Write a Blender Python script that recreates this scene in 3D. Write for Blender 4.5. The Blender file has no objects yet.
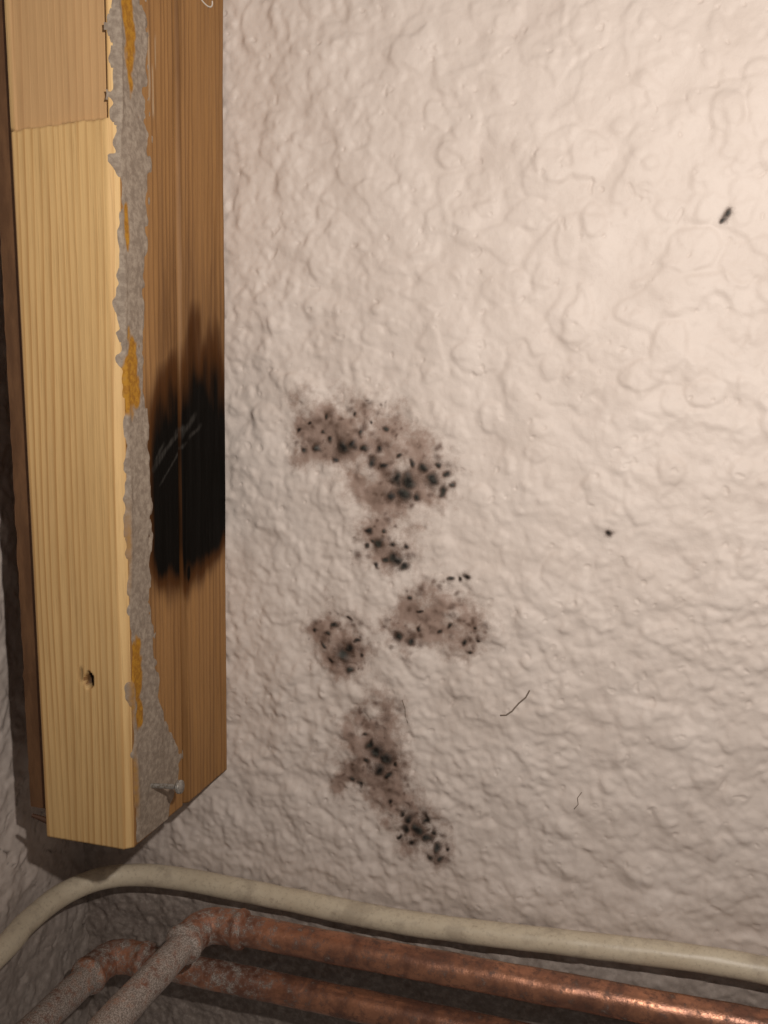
import bpy, math, numpy as np
from mathutils import Vector
rng=np.random.RandomState(11)
sc=bpy.context.scene
try:
    sc.view_settings.view_transform='Standard'
except Exception: pass

# ------------------------------------------------------------ helpers
def gblur(a,step,sig):
    nv,nu=a.shape
    fu=np.fft.rfftfreq(nu,d=step)[None,:]; fv=np.fft.fftfreq(nv,d=step)[:,None]
    return np.fft.irfft2(np.fft.rfft2(a)*np.exp(-2*np.pi**2*sig*sig*(fu**2+fv**2)),s=(nv,nu))
def field(nv,nu,step,sig,seed,sig2=None):
    """smooth random field, sig in mm, step in mm"""
    r=np.random.RandomState(seed).randn(nv,nu)
    fu=np.fft.rfftfreq(nu,d=step)[None,:]; fv=np.fft.fftfreq(nv,d=step)[:,None]
    s2=sig if sig2 is None else sig2
    g=np.fft.irfft2(np.fft.rfft2(r)*np.exp(-2*np.pi**2*((sig*fu)**2+(s2*fv)**2)),s=(nv,nu))
    return (g-g.mean())/g.std()
def sst(a,b,x):
    t=np.clip((x-a)/(b-a),0,1); return t*t*(3-2*t)
def grid_mesh(name,P,attrs=None,wrap=False,keep=None,mat=None,flip=False):
    nv,nu=P.shape[:2]
    idx=np.arange(nv*nu).reshape(nv,nu)
    if wrap:
        nxt=np.roll(idx,-1,axis=1); a=idx[:-1];b=nxt[:-1];c=nxt[1:];d=idx[1:]
    else:
        a=idx[:-1,:-1];b=idx[:-1,1:];c=idx[1:,1:];d=idx[1:,:-1]
    q=np.stack([a,b,c,d],-1).reshape(-1,4)
    if keep is not None: q=q[keep.reshape(-1)[q].all(axis=1)]
    if flip: q=q[:,::-1]
    V=P.reshape(-1,3)
    me=bpy.data.meshes.new(name)
    me.vertices.add(len(V)); me.vertices.foreach_set('co',V.astype(np.float32).ravel())
    me.loops.add(q.size); me.loops.foreach_set('vertex_index',q.astype(np.int32).ravel())
    me.polygons.add(len(q)); me.polygons.foreach_set('loop_start',np.arange(0,q.size,4,dtype=np.int32))
    me.polygons.foreach_set('use_smooth',np.ones(len(q),dtype=bool))
    me.update(calc_edges=True)
    for k,v in (attrs or {}).items():
        at=me.attributes.new(k,'FLOAT','POINT'); at.data.foreach_set('value',v.astype(np.float32).ravel())
    ob=bpy.data.objects.new(name,me); sc.collection.objects.link(ob)
    if mat: me.materials.append(mat)
    return ob
class NT:
    def __init__(s,name):
        s.m=bpy.data.materials.new(name); s.m.use_nodes=True; s.t=s.m.node_tree
        s.b=s.t.nodes['Principled BSDF']
    def n(s,ty,**k):
        x=s.t.nodes.new(ty)
        for a,v in k.items(): setattr(x,a,v)
        return x
    def l(s,a,b): s.t.links.new(a,b)
    def put(s,sock,v):
        if isinstance(v,bpy.types.NodeSocket): s.l(v,sock)
        else: sock.default_value=v
    def attr(s,n): return s.n('ShaderNodeAttribute',attribute_name=n).outputs['Fac']
    def math(s,op,a,b=0.0,c=None,clamp=False):
        x=s.n('ShaderNodeMath',operation=op,use_clamp=clamp); s.put(x.inputs[0],a); s.put(x.inputs[1],b)
        if c is not None: s.put(x.inputs[2],c)
        return x.outputs[0]
    def mix(s,f,a,b,bt='MIX'):
        x=s.n('ShaderNodeMix',data_type='RGBA',blend_type=bt); s.put(x.inputs[0],f)
        for i,v in ((6,a),(7,b)):
            if isinstance(v,tuple) and len(v)==3: v=v+(1,)
            s.put(x.inputs[i],v)
        return x.outputs[2]
    def ramp(s,f,a,b,lo=0.0,hi=1.0):
        x=s.n('ShaderNodeMapRange',interpolation_type='SMOOTHSTEP'); s.put(x.inputs[0],f)
        x.inputs[1].default_value=a;x.inputs[2].default_value=b;x.inputs[3].default_value=lo;x.inputs[4].default_value=hi
        return x.outputs[0]
    def coord(s,scale=(1,1,1)):
        c=s.n('ShaderNodeTexCoord'); m=s.n('ShaderNodeMapping'); m.inputs['Scale'].default_value=scale
        s.l(c.outputs['Object'],m.inputs[0]); return m.outputs[0]
    def noise(s,vec,scale,detail=4,rough=.55,dist=0):
        x=s.n('ShaderNodeTexNoise'); s.l(vec,x.inputs['Vector']); x.inputs['Scale'].default_value=scale
        x.inputs['Detail'].default_value=detail;x.inputs['Roughness'].default_value=rough;x.inputs['Distortion'].default_value=dist
        return x.outputs['Fac']
    def bump(s,h,dist,strength=1):
        x=s.n('ShaderNodeBump'); x.inputs['Distance'].default_value=dist; x.inputs['Strength'].default_value=strength
        s.l(h,x.inputs['Height']); s.l(x.outputs[0],s.b.inputs['Normal'])
    def col(s,c):
        if isinstance(c,tuple): s.b.inputs['Base Color'].default_value=c+(1,) if len(c)==3 else c
        else: s.l(c,s.b.inputs['Base Color'])
    def rough(s,v): s.put(s.b.inputs['Roughness'],v)
def empty(name,loc=(0,0,0)):
    e=bpy.data.objects.new(name,None); sc.collection.objects.link(e); e.empty_display_size=.02; return e

# ------------------------------------------------------------ plaster wall material
def wall_mat():
    t=NT('painted_rough_plaster'); v=t.coord()
    n1=t.noise(v,28,4); n2=t.noise(v,260,5,.65); n3=t.noise(v,1300,3,.6)
    c=t.mix(t.ramp(n1,.3,.7),(.565,.48,.425),(.615,.53,.475))
    c=t.mix(t.math('MULTIPLY',t.ramp(n2,.5,.75),.12),c,(.49,.40,.35))
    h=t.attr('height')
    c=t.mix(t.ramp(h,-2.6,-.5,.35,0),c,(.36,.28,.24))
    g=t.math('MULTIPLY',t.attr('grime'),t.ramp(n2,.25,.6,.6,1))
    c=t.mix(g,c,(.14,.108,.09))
    # mould
    halo=t.math('ADD',t.attr('halo'),t.math('MULTIPLY',t.math('SUBTRACT',n2,.5),.7))
    c=t.mix(t.ramp(halo,-.06,.50,0,.78),c,(.205,.120,.085))
    c=t.mix(t.ramp(halo,.45,1.0,0,.60),c,(.10,.060,.042))
    sp=t.math('ADD',t.attr('speck'),t.math('MULTIPLY',t.math('SUBTRACT',n3,.5),.25))
    c=t.mix(t.ramp(sp,.06,.75,0,.9),c,(.075,.040,.027))
    dk=t.math('ADD',t.attr('mould'),t.math('MULTIPLY',t.math('SUBTRACT',n3,.5),.3))
    c=t.mix(t.ramp(dk,.05,.60,0,.78),c,(.070,.040,.028))
    c=t.mix(t.ramp(dk,.38,.95,0,.97),c,t.mix(t.ramp(n2,.42,.62),(.008,.007,.006),(.036,.036,.030)))
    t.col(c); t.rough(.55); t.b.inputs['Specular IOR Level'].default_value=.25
    hh=t.math('ADD',t.math('MULTIPLY',n2,.6),t.math('MULTIPLY',n3,.25))
    t.bump(hh,.0007,.6)
    return t.m
MW=wall_mat()

def stucco(Ug,Vg,step,seed,rug,fine):
    """height in mm ; rug/fine 0..1 fields"""
    nv,nu=Ug.shape
    big=field(nv,nu,step,16,seed); mid=field(nv,nu,step,6,seed+1)
    a=field(nv,nu,step,2.3,seed+2); b=field(nv,nu,step,1.25,seed+3); c=field(nv,nu,step,.9,seed+4)
    w=field(nv,nu,step,5.0,seed+5); d=field(nv,nu,step,3.2,seed+6,2.6); e=field(nv,nu,step,2.0,seed+9)
    h=.5*big+.50*mid
    h+=.8*sst(.2,.9,w+.2*a)*(1-.3*rug)
    h+=.7*sst(.5,1.2,d+.2*b)*(.55+.45*np.maximum(rug,fine))
    h-=.5*sst(.9,1.5,-d+.2*b)*(.3+.7*rug)
    h+=.42*sst(.4,1.4,e)*(.1+fine)
    h+=rug*.62*sst(-.6,1.1,a)
    rr=np.random.RandomState(seed+20)
    u0,v0=Ug[0,0],Vg[0,0]
    dabs=np.zeros_like(h)
    area=(Ug.max()-Ug.min())*(Vg.max()-Vg.min())
    n1_=int(area/190); n2_=int(area/1500)
    for k in range(n1_+n2_):
        x=rr.uniform(Ug.min(),Ug.max()); z=rr.uniform(Vg.min(),Vg.max())
        if k<n1_: r=min(9,1.6+rr.exponential(2.1)); hh=(.55+.10*r)*rr.uniform(.5,1.0)
        else: r=rr.uniform(5.5,12); hh=rr.uniform(.8,1.3)
        asp=rr.uniform(.75,1.28)
        R=r*1.6+2
        i0,i1=max(int((z-R-v0)/step),0),max(int((z+R-v0)/step),0); j0,j1=max(int((x-R-u0)/step),0),max(int((x+R-u0)/step),0)
        sl=(slice(i0,i1),slice(j0,j1))
        q=np.sqrt(((Ug[sl]-x)*asp)**2+((Vg[sl]-z)/asp)**2)+.6*a[sl]*min(1.6,r/4)+.2*b[sl]
        dabs[sl]=np.maximum(dabs[sl],hh*sst(r+.9,r-1.1,q)*(.75+.25*np.sqrt(np.clip(1-(q/r)**2,0,1))))
    h=gblur(h+dabs,step,.8)*.94
    h-=.45*sst(1.9,2.7,field(nv,nu,step,1.2,seed+7))   # pits
    h+=.08*b*(.55+rug+fine)+.025*c
    return h

DARK="""-159,-26,5.1 -154,-24,3.4 -175,-26,2.9 -167,-22,2.3 -144,-34,3.9 -148,-26,2.8 -137,-36,3.3 -131,-43,5.0 -124,-43,6.0 -127,-49,5.5 -112,-43,4.3 -106,-48,2.7 -103,-41,2.1 -115,-36,3.8 -140,-28,2.2 -178,-12,1.7 -168,-9,1.7 -154,-8,1.7 -145,-12,1.7 -137,-15,2.2 -164,-32,2.3 -185,-18,1.8 -171,-18,1.7 -120,-52,3.3 -133,-51,2.8 -108,-34,2.1 -101,-46,1.6 -151,-18,1.7 -122,-34,2.2 -129,-30,1.6 -182,-28,1.8
-145,-70,2.3 -140,-78,3.9 -131,-86,4.5 -127,-90,3.3 -135,-87,2.2 -143,-77,1.7 -126,-79,2.2 -96,-94,1.4 -92,-92,2.2 -101,-95,1.4 -148,-79,1.7 -137,-70,1.7 -133,-78,2.2 -141,-90,1.7
-123,-107,1.5 -117,-114,1.6 -129,-128,3.6 -122,-130,2.8 -106,-123,1.5 -101,-119,1.7 -93,-127,2.0 -86,-119,1.7 -89,-132,1.4 -117,-123,1.4 -85,-126,1.4
-160,-140,5.3 -157,-136,3.5 -169,-130,1.9 -176,-129,1.6 -166,-144,1.6 -157,-149,2.3 -166,-124,1.9 -150,-140,1.5 -172,-136,1.6 -153,-132,1.5 -157,-119,1.5
-141,-194,5.4 -136,-198,5.6 -140,-204,4.5 -145,-191,2.9 -156,-212,2.6 -152,-214,2.2 -134,-207,2.9 -149,-186,1.6 -131,-201,1.7 -147,-200,2.0
-123,-232,4.0 -118,-237,4.2 -114,-241,3.8 -125,-237,2.9 -108,-244,2.8 -105,-250,2.1 -111,-251,2.5 -129,-242,1.7 -121,-246,2.3 -114,-231,2.1 -133,-223,1.7 -127,-228,2.3 -110,-236,2.3 -101,-243,1.6
28,83,2.2 27,81,1.5 -22,-66,2.2"""
HALO="""-173,-16,21.6 -148,-21,27.6 -123,-40,25.8 -131,-51,16.4 -137,-78,18.9 -109,-109,19.5 -95,-121,18.1 -126,-125,15.5 -164,-130,19.8 -157,-141,12.8 -143,-191,18.4 -137,-202,16.1 -152,-210,14.7 -120,-234,17.0 -111,-245,14.6 -140,-172,14.9 -131,-219,12.6"""
def parse(s): return [tuple(float(k) for k in q.split(',')) for q in s.split()]
DARK=parse(DARK); HALO=parse(HALO)

# back wall (plane y=0, faces -Y)
st=.55
us=np.arange(-337,232,st); vs=np.arange(-400,300,st); nu,nv=len(us),len(vs)
Ug,Vg=np.meshgrid(us,vs)
rug=1-sst(-190,30,Vg-.35*(Ug+100))
fine=1-sst(-200,-40,Ug+.2*Vg)
H=stucco(Ug,Vg,st,101,rug,fine)
n_a=field(nv,nu,st,1.2,301); n_b=field(nv,nu,st,3.5,302); n_c=field(nv,nu,st,1.2,303); n_d=field(nv,nu,st,3.5,304)
Uw=Ug+.7*n_a+2.2*n_b; Vw=Vg+.7*n_c+2.2*n_d
halo=np.zeros_like(Ug)
for x,z,r in HALO:
    d=np.sqrt((Uw-x)**2+((Vw-z)*1.12)**2)/(r*1.22)
    halo=1-(1-halo)*(1-.60*np.exp(-d**2.4*1.4))
halo=halo*(.80+.22*np.clip(n_b,-2,2))
halo=halo*sst(0,.12,halo)-.13
mould=np.zeros_like(Ug)
for x,z,r in DARK:
    r=max(r,1.2)*.78
    i0,i1=int((z-16+400)/st),int((z+16+400)/st); j0,j1=int((x-16+337)/st),int((x+16+337)/st)
    sl=(slice(max(i0,0),i1),slice(max(j0,0),j1))
    d=np.sqrt((Ug[sl]+.5*n_a[sl]+.6*n_b[sl]-x)**2+(Vg[sl]+.5*n_c[sl]+.6*n_d[sl]-z)**2)/r
    mould[sl]=np.maximum(mould[sl],1/(1+d**2.2)*sst(6,3.5,d))
speck=np.zeros_like(Ug)
for x,z,r in HALO:
    n=int(r*1.6)
    for k in range(n):
        rr=r*.95*math.sqrt(rng.rand()); an=rng.rand()*6.283
        px=x+rr*math.cos(an); pz=z+rr*math.sin(an)*.8; s=rng.uniform(.7,3.0)
        i0,i1=int((pz-9+400)/st),int((pz+9+400)/st); j0,j1=int((px-9+337)/st),int((px+9+337)/st)
        sl=(slice(i0,i1),slice(j0,j1))
        d=np.sqrt((Ug[sl]+.35*n_a[sl]-px)**2+(Vg[sl]+.35*n_c[sl]-pz)**2)/s
        speck[sl]=np.maximum(speck[sl],rng.uniform(.25,.65)/(1+d**2.2)*sst(5,3,d)-.0)
speck=speck-.07; mould=mould-.04
H=H+.3*sst(.3,.9,mould)
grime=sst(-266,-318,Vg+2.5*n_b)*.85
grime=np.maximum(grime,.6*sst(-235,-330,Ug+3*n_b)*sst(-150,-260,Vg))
P=np.stack([Ug*.001,-(H*.001),Vg*.001],-1)
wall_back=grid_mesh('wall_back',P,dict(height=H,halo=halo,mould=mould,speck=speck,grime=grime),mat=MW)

# left wall (plane x=-.335, faces +X)
st2=.9
us=np.arange(-430,2,st2); vs=np.arange(-400,300,st2)
U2,V2=np.meshgrid(us,vs)
H2=stucco(U2,V2,st2,777,np.ones_like(U2)*.9,np.ones_like(U2)*.5)
z0=np.zeros_like(U2)-.3
cr=field(len(vs),len(us),st2,9,790)+.25*field(len(vs),len(us),st2,2,791)
crack=np.exp(-(cr/.035)**2)*sst(-190,-240,V2)
H2=H2-1.6*crack
P=np.stack([(-336+H2)*.001,U2*.001,V2*.001],-1)
gr2=np.maximum(np.maximum(sst(-225,-340,V2)*.65,crack*.95),.12)
wall_left=grid_mesh('wall_left',P,dict(height=H2,halo=z0,mould=z0,speck=z0,grime=gr2),mat=MW)

# ------------------------------------------------------------ wood
def wood_mat(name,light,dark,pith,band,ringk=.75,wobk=4,blotk=.3):
    t=NT(name)
    v=t.coord((1000,1000,1000))
    vz=t.coord((1000,1000,70))
    wob=t.noise(vz,.022,2); wb2=t.noise(t.coord((1000,1000,15)),.12,2)
    sep=t.n('ShaderNodeSeparateXYZ'); t.l(v,sep.inputs[0])
    wv=t.math('ADD',t.math('MULTIPLY',t.math('SUBTRACT',wob,.5),wobk),t.math('MULTIPLY',wb2,4.0))
    sx=t.math('SUBTRACT',sep.outputs[0],pith[0]); sy=t.math('SUBTRACT',sep.outputs[1],pith[1])
    r=t.math('SQRT',t.math('ADD',t.math('MULTIPLY',sx,sx),t.math('MULTIPLY',sy,sy)))
    r=t.math('ADD',t.math('ADD',r,wv),t.math('MULTIPLY',sep.outputs[2],-.012))
    fr=t.math('FRACT',t.math('DIVIDE',r,band))
    ring=t.math('MULTIPLY',t.ramp(fr,.35,.86),t.ramp(fr,.88,1.0,1,0))
    fib=t.noise(t.coord((1000,1000,22)),1.6,4,.7)
    blot=t.noise(t.coord((1000,1000,150)),.035,4,.6)
    ringm=t.ramp(t.noise(t.coord((1000,1000,40)),.10,3),.35,.6,.2,1)
    c=t.mix(t.math('MULTIPLY',t.math('MULTIPLY',ring,ringm),ringk),light,dark)
    c=t.mix(t.ramp(fib,.5,.75,0,.35),c,tuple(k*.55 for k in dark))
    c=t.mix(t.ramp(blot,.4,.7,0,blotk),c,tuple(k*.8 for k in dark))
    c=t.mix(t.attr('planed'),c,(.50,.30,.15))
    # scorch: brown halo then char
    st_=t.noise(t.coord((1000,1000,90)),.22,4,.6)
    bn=t.math('ADD',t.attr('burn'),t.math('MULTIPLY',t.math('SUBTRACT',st_,.5),.36))
    c=t.mix(t.ramp(bn,-.04,.55,0,.96),c,(.062,.022,.006))
    c=t.mix(t.ramp(bn,.50,.92),c,(.0035,.0027,.002))
    c=t.mix(t.math('MULTIPLY',t.attr('scratch'),t.ramp(fib,.35,.6,.3,1)),c,(.050,.045,.040))
    c=t.mix(t.attr('pale'),c,(.62,.55,.42))
    c=t.mix(t.attr('hole'),c,(.02,.010,.005))
    t.col(c); t.rough(.6); t.l(t.ramp(bn,.15,.6,.25,.04),t.b.inputs['Specular IOR Level'])
    t.bump(t.math('ADD',t.math('MULTIPLY',fib,.5),t.math('MULTIPLY',ring,.3)),.0004,.5)
    return t.m
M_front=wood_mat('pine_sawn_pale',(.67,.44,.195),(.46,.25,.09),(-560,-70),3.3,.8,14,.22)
M_back=wood_mat('pine_sawn_dark',(.33,.168,.058),(.17,.077,.024),(-420,130),2.6,.7,8,.35)  # darker pine: rear stud and right-hand face of the front stud

BX0=-281.9; BX1=-233.6; BZ=-215.0
def lean(x,z): return x+.0185*(z-BZ)*np.clip((x-BX0)/(BX1-BX0),0,1.2)
def section(x0,x1,y0,y1,cfr,r=1.4,ds=.8):
    c=[(x0+r,y0),(x1-cfr,y0),(x1,y0+cfr*.9),(x1,y1-r),(x1-r,y1),(x0+r,y1),(x0,y1-r),(x0,y0+r)]
    pts=[]
    for i in range(len(c)):
        a=np.array(c[i]);b=np.array(c[(i+1)%len(c)]); L=np.linalg.norm(b-a)
        fine=(a[0]>x0+.5*(x1-x0) or a[1]<y0+3) and i<4
        n=max(1,int(L/(ds if fine else 6)))
        for k in range(n): pts.append(a+(b-a)*k/n)
    return np.array(pts)
def stud(name,x0,x1,y0,y1,cfr,mat,seed,front=False,z1=290):
    S=section(x0,x1,y0,y1,cfr); n=len(S)
    zs=np.concatenate([np.arange(BZ,z1,.9)])
    X=np.repeat(S[:,0][None],len(zs),0);Y=np.repeat(S[:,1][None],len(zs),0);Z=np.repeat(zs[:,None],n,1)
    g=field(len(zs),n,.9,2,seed,25); g2=field(len(zs),n,.9,1,seed+1,6); g3=field(len(zs),n,.9,3,seed+2,7)
    onF=(Y<y0+.01).astype(float); onS=(X>x1-.01).astype(float)
    X=X+onS*(.10*g+.05*g2); Y=Y-onF*(.05*g+.03*g2)
    hole=np.zeros_like(X); pale=np.zeros_like(X); planed=np.zeros_like(X)
    if front:
        d=np.sqrt(((X+253.6)/2.2)**2+((Z+132.4)/4.6)**2)+.12*g2
        hole=sst(1.15,.8,d)*onF; Y=Y+hole*5
        d2=np.sqrt(((X+257.8)/1.0)**2+((Z+130.0)/3.6)**2); h2=sst(1.3,.7,d2)*onF; Y=Y+h2*.8; hole=np.maximum(hole,h2*.5)
        step=sst(119,120.2,Z-.04*(X+260)+.25*g2)
        Y=Y+step*3.2*onF
        planed=step*.75*onF
    Yb,Zb=Y,Z
    side=((X>x1-4.5)*(Y>y0+cfr*.4)).astype(float)
    if not front: side=np.maximum(side,(X>x1-4.5)*(Y<y1-5)*.66)
    # scorch on the right-hand face
    ce=-46.0
    dz=Zb-ce
    topr=50+8*np.cos((Yb+30)/11)-14*sst(-55,-80,Yb)
    bot=-40-6*np.exp(-((Yb+52)/14)**2)+7*sst(-25,-2,Yb)
    up=dz/topr; dn=dz/bot
    burn=np.where(dz>0,1.15*sst(2.15,.30,up+.10*g3),1.15*sst(1.52,.58,dn+.05*g3))
    burn=burn*sst(-89,-70,Yb+.6*g3)*side
    burn=np.maximum(burn,.26*sst(130,20,Zb)*sst(-20,30,Zb)*side*sst(-80,-60,Yb)) 
    burn=np.maximum(burn,side*1.05*np.exp(-((Yb+45)/2.8)**2-((Zb+90)/8)**2))
    if not front:  # browner arris along the joint
        burn=np.maximum(burn,.22*side*(Y<y0+2.2))
    scr=np.zeros_like(X)
    for (ya,za,yb,zb,w) in [(-76,-34,-52,-16,1.6),(-70,-42,-46,-22,.8),(-64,-26,-44,-12,.8),(-50,-18,-36,-8,2.2),(-74,-30,-66,-22,.9),(-44,-20,-30,-14,1.2)]:
        ax=yb-ya;az=zb-za;L=math.hypot(ax,az); tt=np.clip(((Yb-ya)*ax+(Zb-za)*az)/L**2,0,1)
        dd=np.hypot(Yb-ya-tt*ax,Zb-za-tt*az)/w+.25*g2
        scr=np.maximum(scr,sst(1.2,.3,dd)*np.sin(np.clip(tt,0.03,.97)*math.pi)**.4)
    scr=scr*side*.75
    if front:
        for (ya,za,L,w) in [(-74,150,34,1.0),(-71,140,26,.8),(-68,158,18,.6)]:
            d=np.abs(Yb-ya+.3*g2)/w; pale=np.maximum(pale,sst(1.2,.4,d)*sst(L/2,L/2-5,np.abs(Zb-za))*.30*side)
    X=lean(X,Z)
    Pt=np.stack([X,Y,Z],-1)*.001
    ob=grid_mesh(name,Pt,dict(burn=burn,scratch=scr,hole=hole,pale=pale,planed=planed),wrap=True,mat=mat)
    import bmesh
    bm=bmesh.new(); bm.from_mesh(ob.data); bm.verts.ensure_lookup_table()
    bm.faces.new([bm.verts[i] for i in range(n)][::-1])
    bm.faces.new([bm.verts[(len(zs)-1)*n+i] for i in range(n)])
    bm.to_mesh(ob.data); bm.free()
    return ob
post=empty('scorched_timber_post')
s1=stud('front_stud',BX0,BX1,-102,-51.2,3.6,M_front,40,True)
s2=stud('rear_stud',BX0+1,BX1+1.1,-49.8,-2.2,1.8,M_back,50)
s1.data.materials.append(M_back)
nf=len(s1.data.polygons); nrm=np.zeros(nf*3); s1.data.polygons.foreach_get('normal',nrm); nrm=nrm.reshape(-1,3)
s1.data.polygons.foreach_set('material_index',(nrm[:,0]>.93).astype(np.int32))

# ---- dried adhesive bead on the right-hand arris
stp=.6
ys=np.arange(-101.9,-46,stp); zs=np.arange(-214,290,stp); Yg,Zg=np.meshgrid(ys,zs)
r1=field(len(zs),len(ys),stp,1.0,900,1.8); r2=field(len(zs),len(ys),stp,4,901,9); r3=field(len(zs),len(ys),stp,.9,902)
right=np.interp(zs,[-214,-200,-188,-170,-160,-150,-130,-110,-60,0,30,60,90,120,150,200,290],
                    [-68,-54,-52,-63,-69,-75,-77,-76,-79,-80,-83,-79,-75,-73,-75,-79,-79])[:,None]
left=np.interp(zs,[-214,-150,-100,0,100,290],[-97,-98.5,-99,-99.5,-100.0,-100.2])[:,None]
m=np.minimum(sst(-1,2.6,right-Yg+1.2*r1+1.1*r2),sst(-1,1.8,Yg-left+.7*r1+.6*r2))
th_=m*(1.0+.25*r2+.06*r3+.8*np.exp(-((Yg-left-1.8)/1.5)**2)*sst(-.6,1,r2)+.4*np.exp(-((Yg-right+2.0)/1.5)**2)*sst(-.3,1,r1+r2))
yel=np.zeros_like(Yg)
for (y0,z0_,wy,wz) in [(-94,8,6,18),(-94,-128,4.5,14),(-91,160,4,26),(-93,-150,3,8),(-95,75,1.5,10)]:
    d=np.sqrt(((Yg-y0)/wy)**2+((Zg-z0_)/wz)**2)**1.0+.14*r1+.1*r2
    yel=np.maximum(yel,sst(1.15,.85,d))
edge=np.exp(-((Yg-left-.3)/1.4)**2)*sst(-40,-70,Zg)*sst(0,1,r2+.5)
yel=np.maximum(yel,edge*.7)
Xf=BX1+.05+np.where(Yg<-98.8,(Yg+98.8)*1.1,0)
X=lean(Xf+th_-.45,Zg)
keep=(m>.005)
t=NT('dried_adhesive'); v=t.coord((1000,1000,1000))
na=t.noise(v,.35,5,.65); nb=t.noise(v,2.2,3,.6)
c=t.mix(t.ramp(na,.35,.7),(.22,.170,.130),(.34,.275,.215)); c=t.mix(t.ramp(nb,.55,.75,0,.3),c,(.17,.13,.10))
c=t.mix(t.attr('yellow'),c,t.mix(t.ramp(na,.4,.6),(.40,.19,.02),(.30,.13,.015)))
t.col(c); t.rough(.75); t.b.inputs['Specular IOR Level'].default_value=.2; t.bump(t.math('ADD',na,t.math('MULTIPLY',nb,.4)),.0006,.4)
bead=grid_mesh('adhesive_bead',np.stack([X,Yg,Zg],-1)*.001,dict(yellow=yel),keep=keep,mat=t.m)
t=NT('dark_brown_paint'); v=t.coord((1000,1000,200)); na=t.noise(v,.2,5,.6)
t.col(t.mix(t.ramp(na,.35,.7),(.095,.042,.016),(.15,.072,.03))); t.rough(.6); t.bump(na,.0005,.5); M_brown=t.m

# ---- generic tube sweep
def tube(name,pts,rad,mat,seg=32,sub=.0015,cap=True,rough=0.0,seed=1):
    pts=[Vector(p) for p in pts]
    out=[pts[0]]
    for a,b in zip(pts[:-1],pts[1:]):
        n=max(1,int((b-a).length/sub))
        for k in range(1,n+1): out.append(a.lerp(b,k/n))
    T=[]
    for i in range(len(out)):
        a=out[max(i-1,0)];b=out[min(i+1,len(out)-1)]; T.append((b-a).normalized())
    up=Vector((0,0,1)); 
    if abs(T[0].dot(up))>.9: up=Vector((0,1,0))
    rings=[]; L=0
    nz=field(len(out),seg,1,2,seed,3) if rough and len(out)>8 else np.zeros((len(out),seg))
    for i,(p,t_) in enumerate(zip(out,T)):
        if i: L+=(out[i]-out[i-1]).length
        n=(up-t_*up.dot(t_)).normalized(); up=n; b=t_.cross(n)
        r=rad(L) if callable(rad) else rad
        rings.append([p+(n*math.cos(2*math.pi*k/seg)+b*math.sin(2*math.pi*k/seg))*(r+rough*nz[i,k]) for k in range(seg)])
    if cap:
        rings=[[out[0]]*seg]+rings+[[out[-1]]*seg]
    A=np.array([[list(v) for v in r] for r in rings])
    return grid_mesh(name,A,wrap=True,mat=mat)
def fillet(pts,r,n=10):
    P=[Vector(p) for p in pts]; out=[P[0]]
    for i in range(1,len(P)-1):
        a=(P[i-1]-P[i]).normalized();b=(P[i+1]-P[i]).normalized()
        rr=min(r,(P[i-1]-P[i]).length*.49,(P[i+1]-P[i]).length*.49)
        p0=P[i]+a*rr;p2=P[i]+b*rr
        for k in range(n+1):
            s=k/n; out.append(p0*(1-s)**2+P[i]*2*s*(1-s)+p2*s*s)
    out.append(P[-1]); return out

t=NT('galvanised_steel'); na=t.noise(t.coord((1000,1000,1000)),.8,4)
t.col(t.mix(t.ramp(na,.4,.7),(.42,.40,.37),(.22,.18,.14))); t.b.inputs['Metallic'].default_value=.5; t.rough(.4); M_steel=t.m
t=NT('rusty_steel'); t.col((.09,.04,.02)); t.rough(.7); M_rust=t.m
nx=lambda x:x*.001
nail=tube('nail',[(nx(-236),nx(-83.5),nx(-190.5)),(nx(-217.5),nx(-83),nx(-189))],.0012,M_steel,16)
head=tube('nail_head',[(nx(-217.8),nx(-83),nx(-189.05)),(nx(-216.2),nx(-83),nx(-188.9))],.0033,M_steel,20,.0004)
screw=tube('screw_tip',[(nx(-280),nx(-100),nx(-208)),(nx(-290),nx(-100.5),nx(-206))],lambda L:.0014*(1-.5*L/.01)+.0004*math.sin(L*9000),M_rust,14,.0002)
t=NT('white_chalk'); t.col((.60,.54,.47)); t.rough(.9); M_ch=t.m
lp=[]
for k in range(30):
    a=k/29*5.6+.9; yy=-24+9*math.cos(a); zz=201+4.5*math.sin(a)-.12*(yy+24)
    lp.append((nx(float(lean(np.float64(BX1+1.2),zz))),nx(yy),nx(zz)))
chalk=tube('chalk_loop',lp,.0004,M_ch,8,.002)
for o in (s1,s2,bead,nail,head,screw,chalk): o.parent=post

# dark painted batten behind the post
bt=[(-294.5,-96),(-283.4,-96),(-283.2,-2.5),(-294.5,-2.5)]
zs=np.arange(-204,290,4.0); g=np.random.RandomState(5).randn(len(zs),4)*.15
A=np.array([[[ (x+g[i,j]), y+g[i,j]*.5, z] for j,(x,y) in enumerate(bt)] for i,z in enumerate(zs)])
A=np.concatenate([np.repeat(A[:1].mean(1,keepdims=True),4,1),A,np.repeat(A[-1:].mean(1,keepdims=True),4,1)])*.001
batten=grid_mesh('brown_painted_batten',A,wrap=True,mat=M_brown)
batten.data.polygons.foreach_set('use_smooth',np.zeros(len(batten.data.polygons),dtype=bool))

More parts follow.
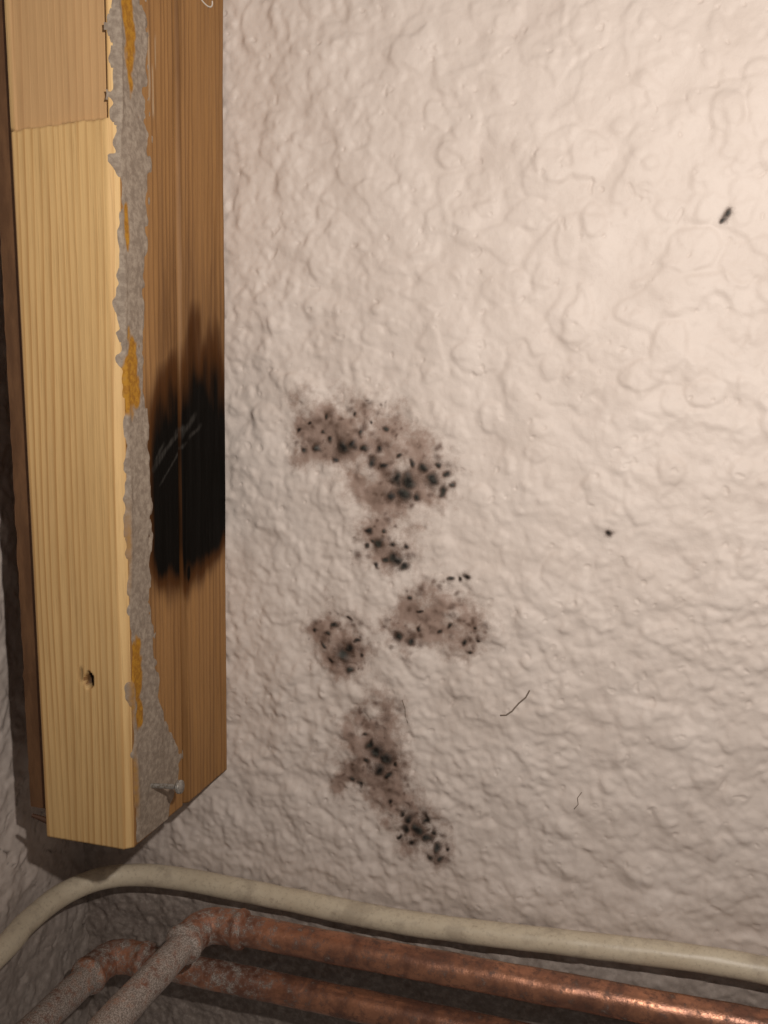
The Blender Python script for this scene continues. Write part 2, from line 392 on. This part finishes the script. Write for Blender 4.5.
# ------------------------------------------------------------ pipes
def copper(name,dust):
    t=NT(name); v=t.coord((1000,1000,1000)); 
    a=t.noise(v,.045,5,.65,.4); b=t.noise(v,.20,5,.7); c_=t.noise(v,1.5,3,.6)
    c=t.mix(t.ramp(a,.38,.62),(.50,.23,.135),(.24,.115,.078))
    c=t.mix(t.ramp(b,.46,.66,0,.8),c,(.12,.068,.052))
    g=t.n('ShaderNodeSeparateXYZ'); t.l(v,g.inputs[0])
    near=t.math('MAXIMUM',t.ramp(g.outputs[0],-130,-235,-.10,.12),t.ramp(g.outputs[1],-40,-60,-.08,.26))
    k=t.math('ADD',t.math('ADD',b,near),dust)
    m1=t.ramp(k,.51,.78)
    c=t.mix(t.math('MULTIPLY',m1,.9),c,t.mix(t.ramp(c_,.4,.62),(.20,.165,.14),(.46,.40,.355)))
    t.col(c); t.l(t.math('MULTIPLY',t.math('SUBTRACT',1,m1),.68),t.b.inputs['Metallic'])
    t.rough(t.ramp(k,.35,.7,.30,.8)); t.bump(t.math('ADD',t.math('MULTIPLY',b,.8),t.math('MULTIPLY',c_,.3)),.0006,.45)
    return t.m
MC=copper('tarnished_copper',0.0)
def pipe(name,pts,r,elbow_at,seed,bend):
    e=empty(name)
    p=tube('copper_tube',fillet(pts,bend,12),r,MC,36,.0015,rough=.00012,seed=seed); p.parent=e
    E=Vector(pts[elbow_at]); a=(Vector(pts[elbow_at-1])-E).normalized(); b=(Vector(pts[elbow_at+1])-E).normalized()
    el=fillet([E+a*.026,E,E+b*.026],bend,14)
    tot=sum((Vector(el[i+1])-Vector(el[i])).length for i in range(len(el)-1))
    def rr(L):
        d=min(L,tot-L); 
        return r+.0016*min(1,(d/.0012))+ (.0011*math.exp(-((d-.004)/.0022)**2))
    f=tube('elbow_fitting',el,rr,MC,36,.0006,rough=.00022,seed=seed+3); f.parent=e
    return e
A_=pipe('copper_pipe',[(.228,-.036,-.2900),(-.232,-.036,-.2915),(-.236,-.36,-.2830)],.0080,1,7,.013)
B_=pipe('copper_pipe.001',[(.228,-.032,-.3250),(-.297,-.030,-.3265),(-.304,-.36,-.3220)],.0080,1,17,.013)

t=NT('yellowed_plastic'); v=t.coord((1000,1000,1000)); a=t.noise(v,.05,5,.6); b=t.noise(v,.5,5,.7)
c=t.mix(t.ramp(a,.3,.7),(.54,.455,.335),(.64,.555,.42)); c=t.mix(t.ramp(b,.50,.74,0,.5),c,(.26,.20,.145))
c=t.mix(t.ramp(a,.50,.66,0,.5),c,(.26,.20,.145))
t.col(c); t.rough(.4); t.bump(b,.0004,.3); MP=t.m
wp=[(.228,-.0105,-.2745),(.11,-.0110,-.2785),(.04,-.0115,-.2770),(-.018,-.0115,-.2800),(-.118,-.0115,-.2857),(-.19,-.0105,-.2850),(-.25,-.012,-.2830),
    (-.285,-.0150,-.2830),(-.306,-.025,-.2835),(-.318,-.046,-.2840),(-.3185,-.075,-.2840),(-.314,-.106,-.2840),(-.312,-.20,-.286),(-.312,-.36,-.288)]
V=[Vector(p) for p in wp]; sm=[]
for i in range(len(V)-1):
    p0=V[max(i-1,0)];p1=V[i];p2=V[i+1];p3=V[min(i+2,len(V)-1)]
    for k in range(12):
        s=k/12; sm.append(.5*((2*p1)+(p2-p0)*s+(2*p0-5*p1+4*p2-p3)*s*s+(3*p1-p0-3*p2+p3)*s**3))
sm.append(V[-1])
white=tube('plastic_water_pipe',sm,.0064,MP,32,.0015,rough=.0001,seed=33)

# ------------------------------------------------------------ thread stuck on the wall
t=NT('dark_thread'); t.col((.17,.13,.10)); t.rough(.8); MH=t.m
def onwall(x,z):
    j=int((x+337)/st); i=int((z+400)/st); return (x*.001,-(H[i,j]+.15)*.001,z*.001)
for nm,pl,r in [('lint_thread',[(-73,-166),(-70,-165.5),(-67,-163),(-63.5,-158.5),(-60,-155),(-58,-151)],.0004),
              ('lint_thread.001',[(-127,-163),(-125.5,-168),(-125.5,-172),(-124,-176)],.0002),
              ('lint_thread.002',[(-30,-203),(-32,-206),(-31.5,-209),(-33.5,-212)],.0002)]:
    tube(nm,[onwall(*p) for p in pl],r,MH,8,.001)

# ------------------------------------------------------------ light, world, camera
ld=bpy.data.lights.new('phone_flash','SPOT'); ld.energy=10.2; ld.color=(1,.94,.875); ld.shadow_soft_size=.006
ld.spot_size=math.radians(140); ld.spot_blend=1.0
lo=bpy.data.objects.new('phone_flash',ld); lo.location=(.09,-.44,.11); sc.collection.objects.link(lo)
lo.rotation_euler=(Vector((.0,0,.12))-lo.location).to_track_quat('-Z','Y').to_euler()
w=bpy.data.worlds.new('dim_room'); sc.world=w; w.use_nodes=True
w.node_tree.nodes['Background'].inputs[0].default_value=(1,.88,.79,1); w.node_tree.nodes['Background'].inputs[1].default_value=.12
cd=bpy.data.cameras.new('camera'); cam=bpy.data.objects.new('camera',cd); sc.collection.objects.link(cam)
cd.sensor_fit='VERTICAL'; cd.sensor_height=24; cd.lens=24*887/1024; cd.clip_start=.01
cam.location=(0,-.45,0)
cam.rotation_euler=(math.radians(90-7.3),0,math.radians(17))
sc.camera=cam
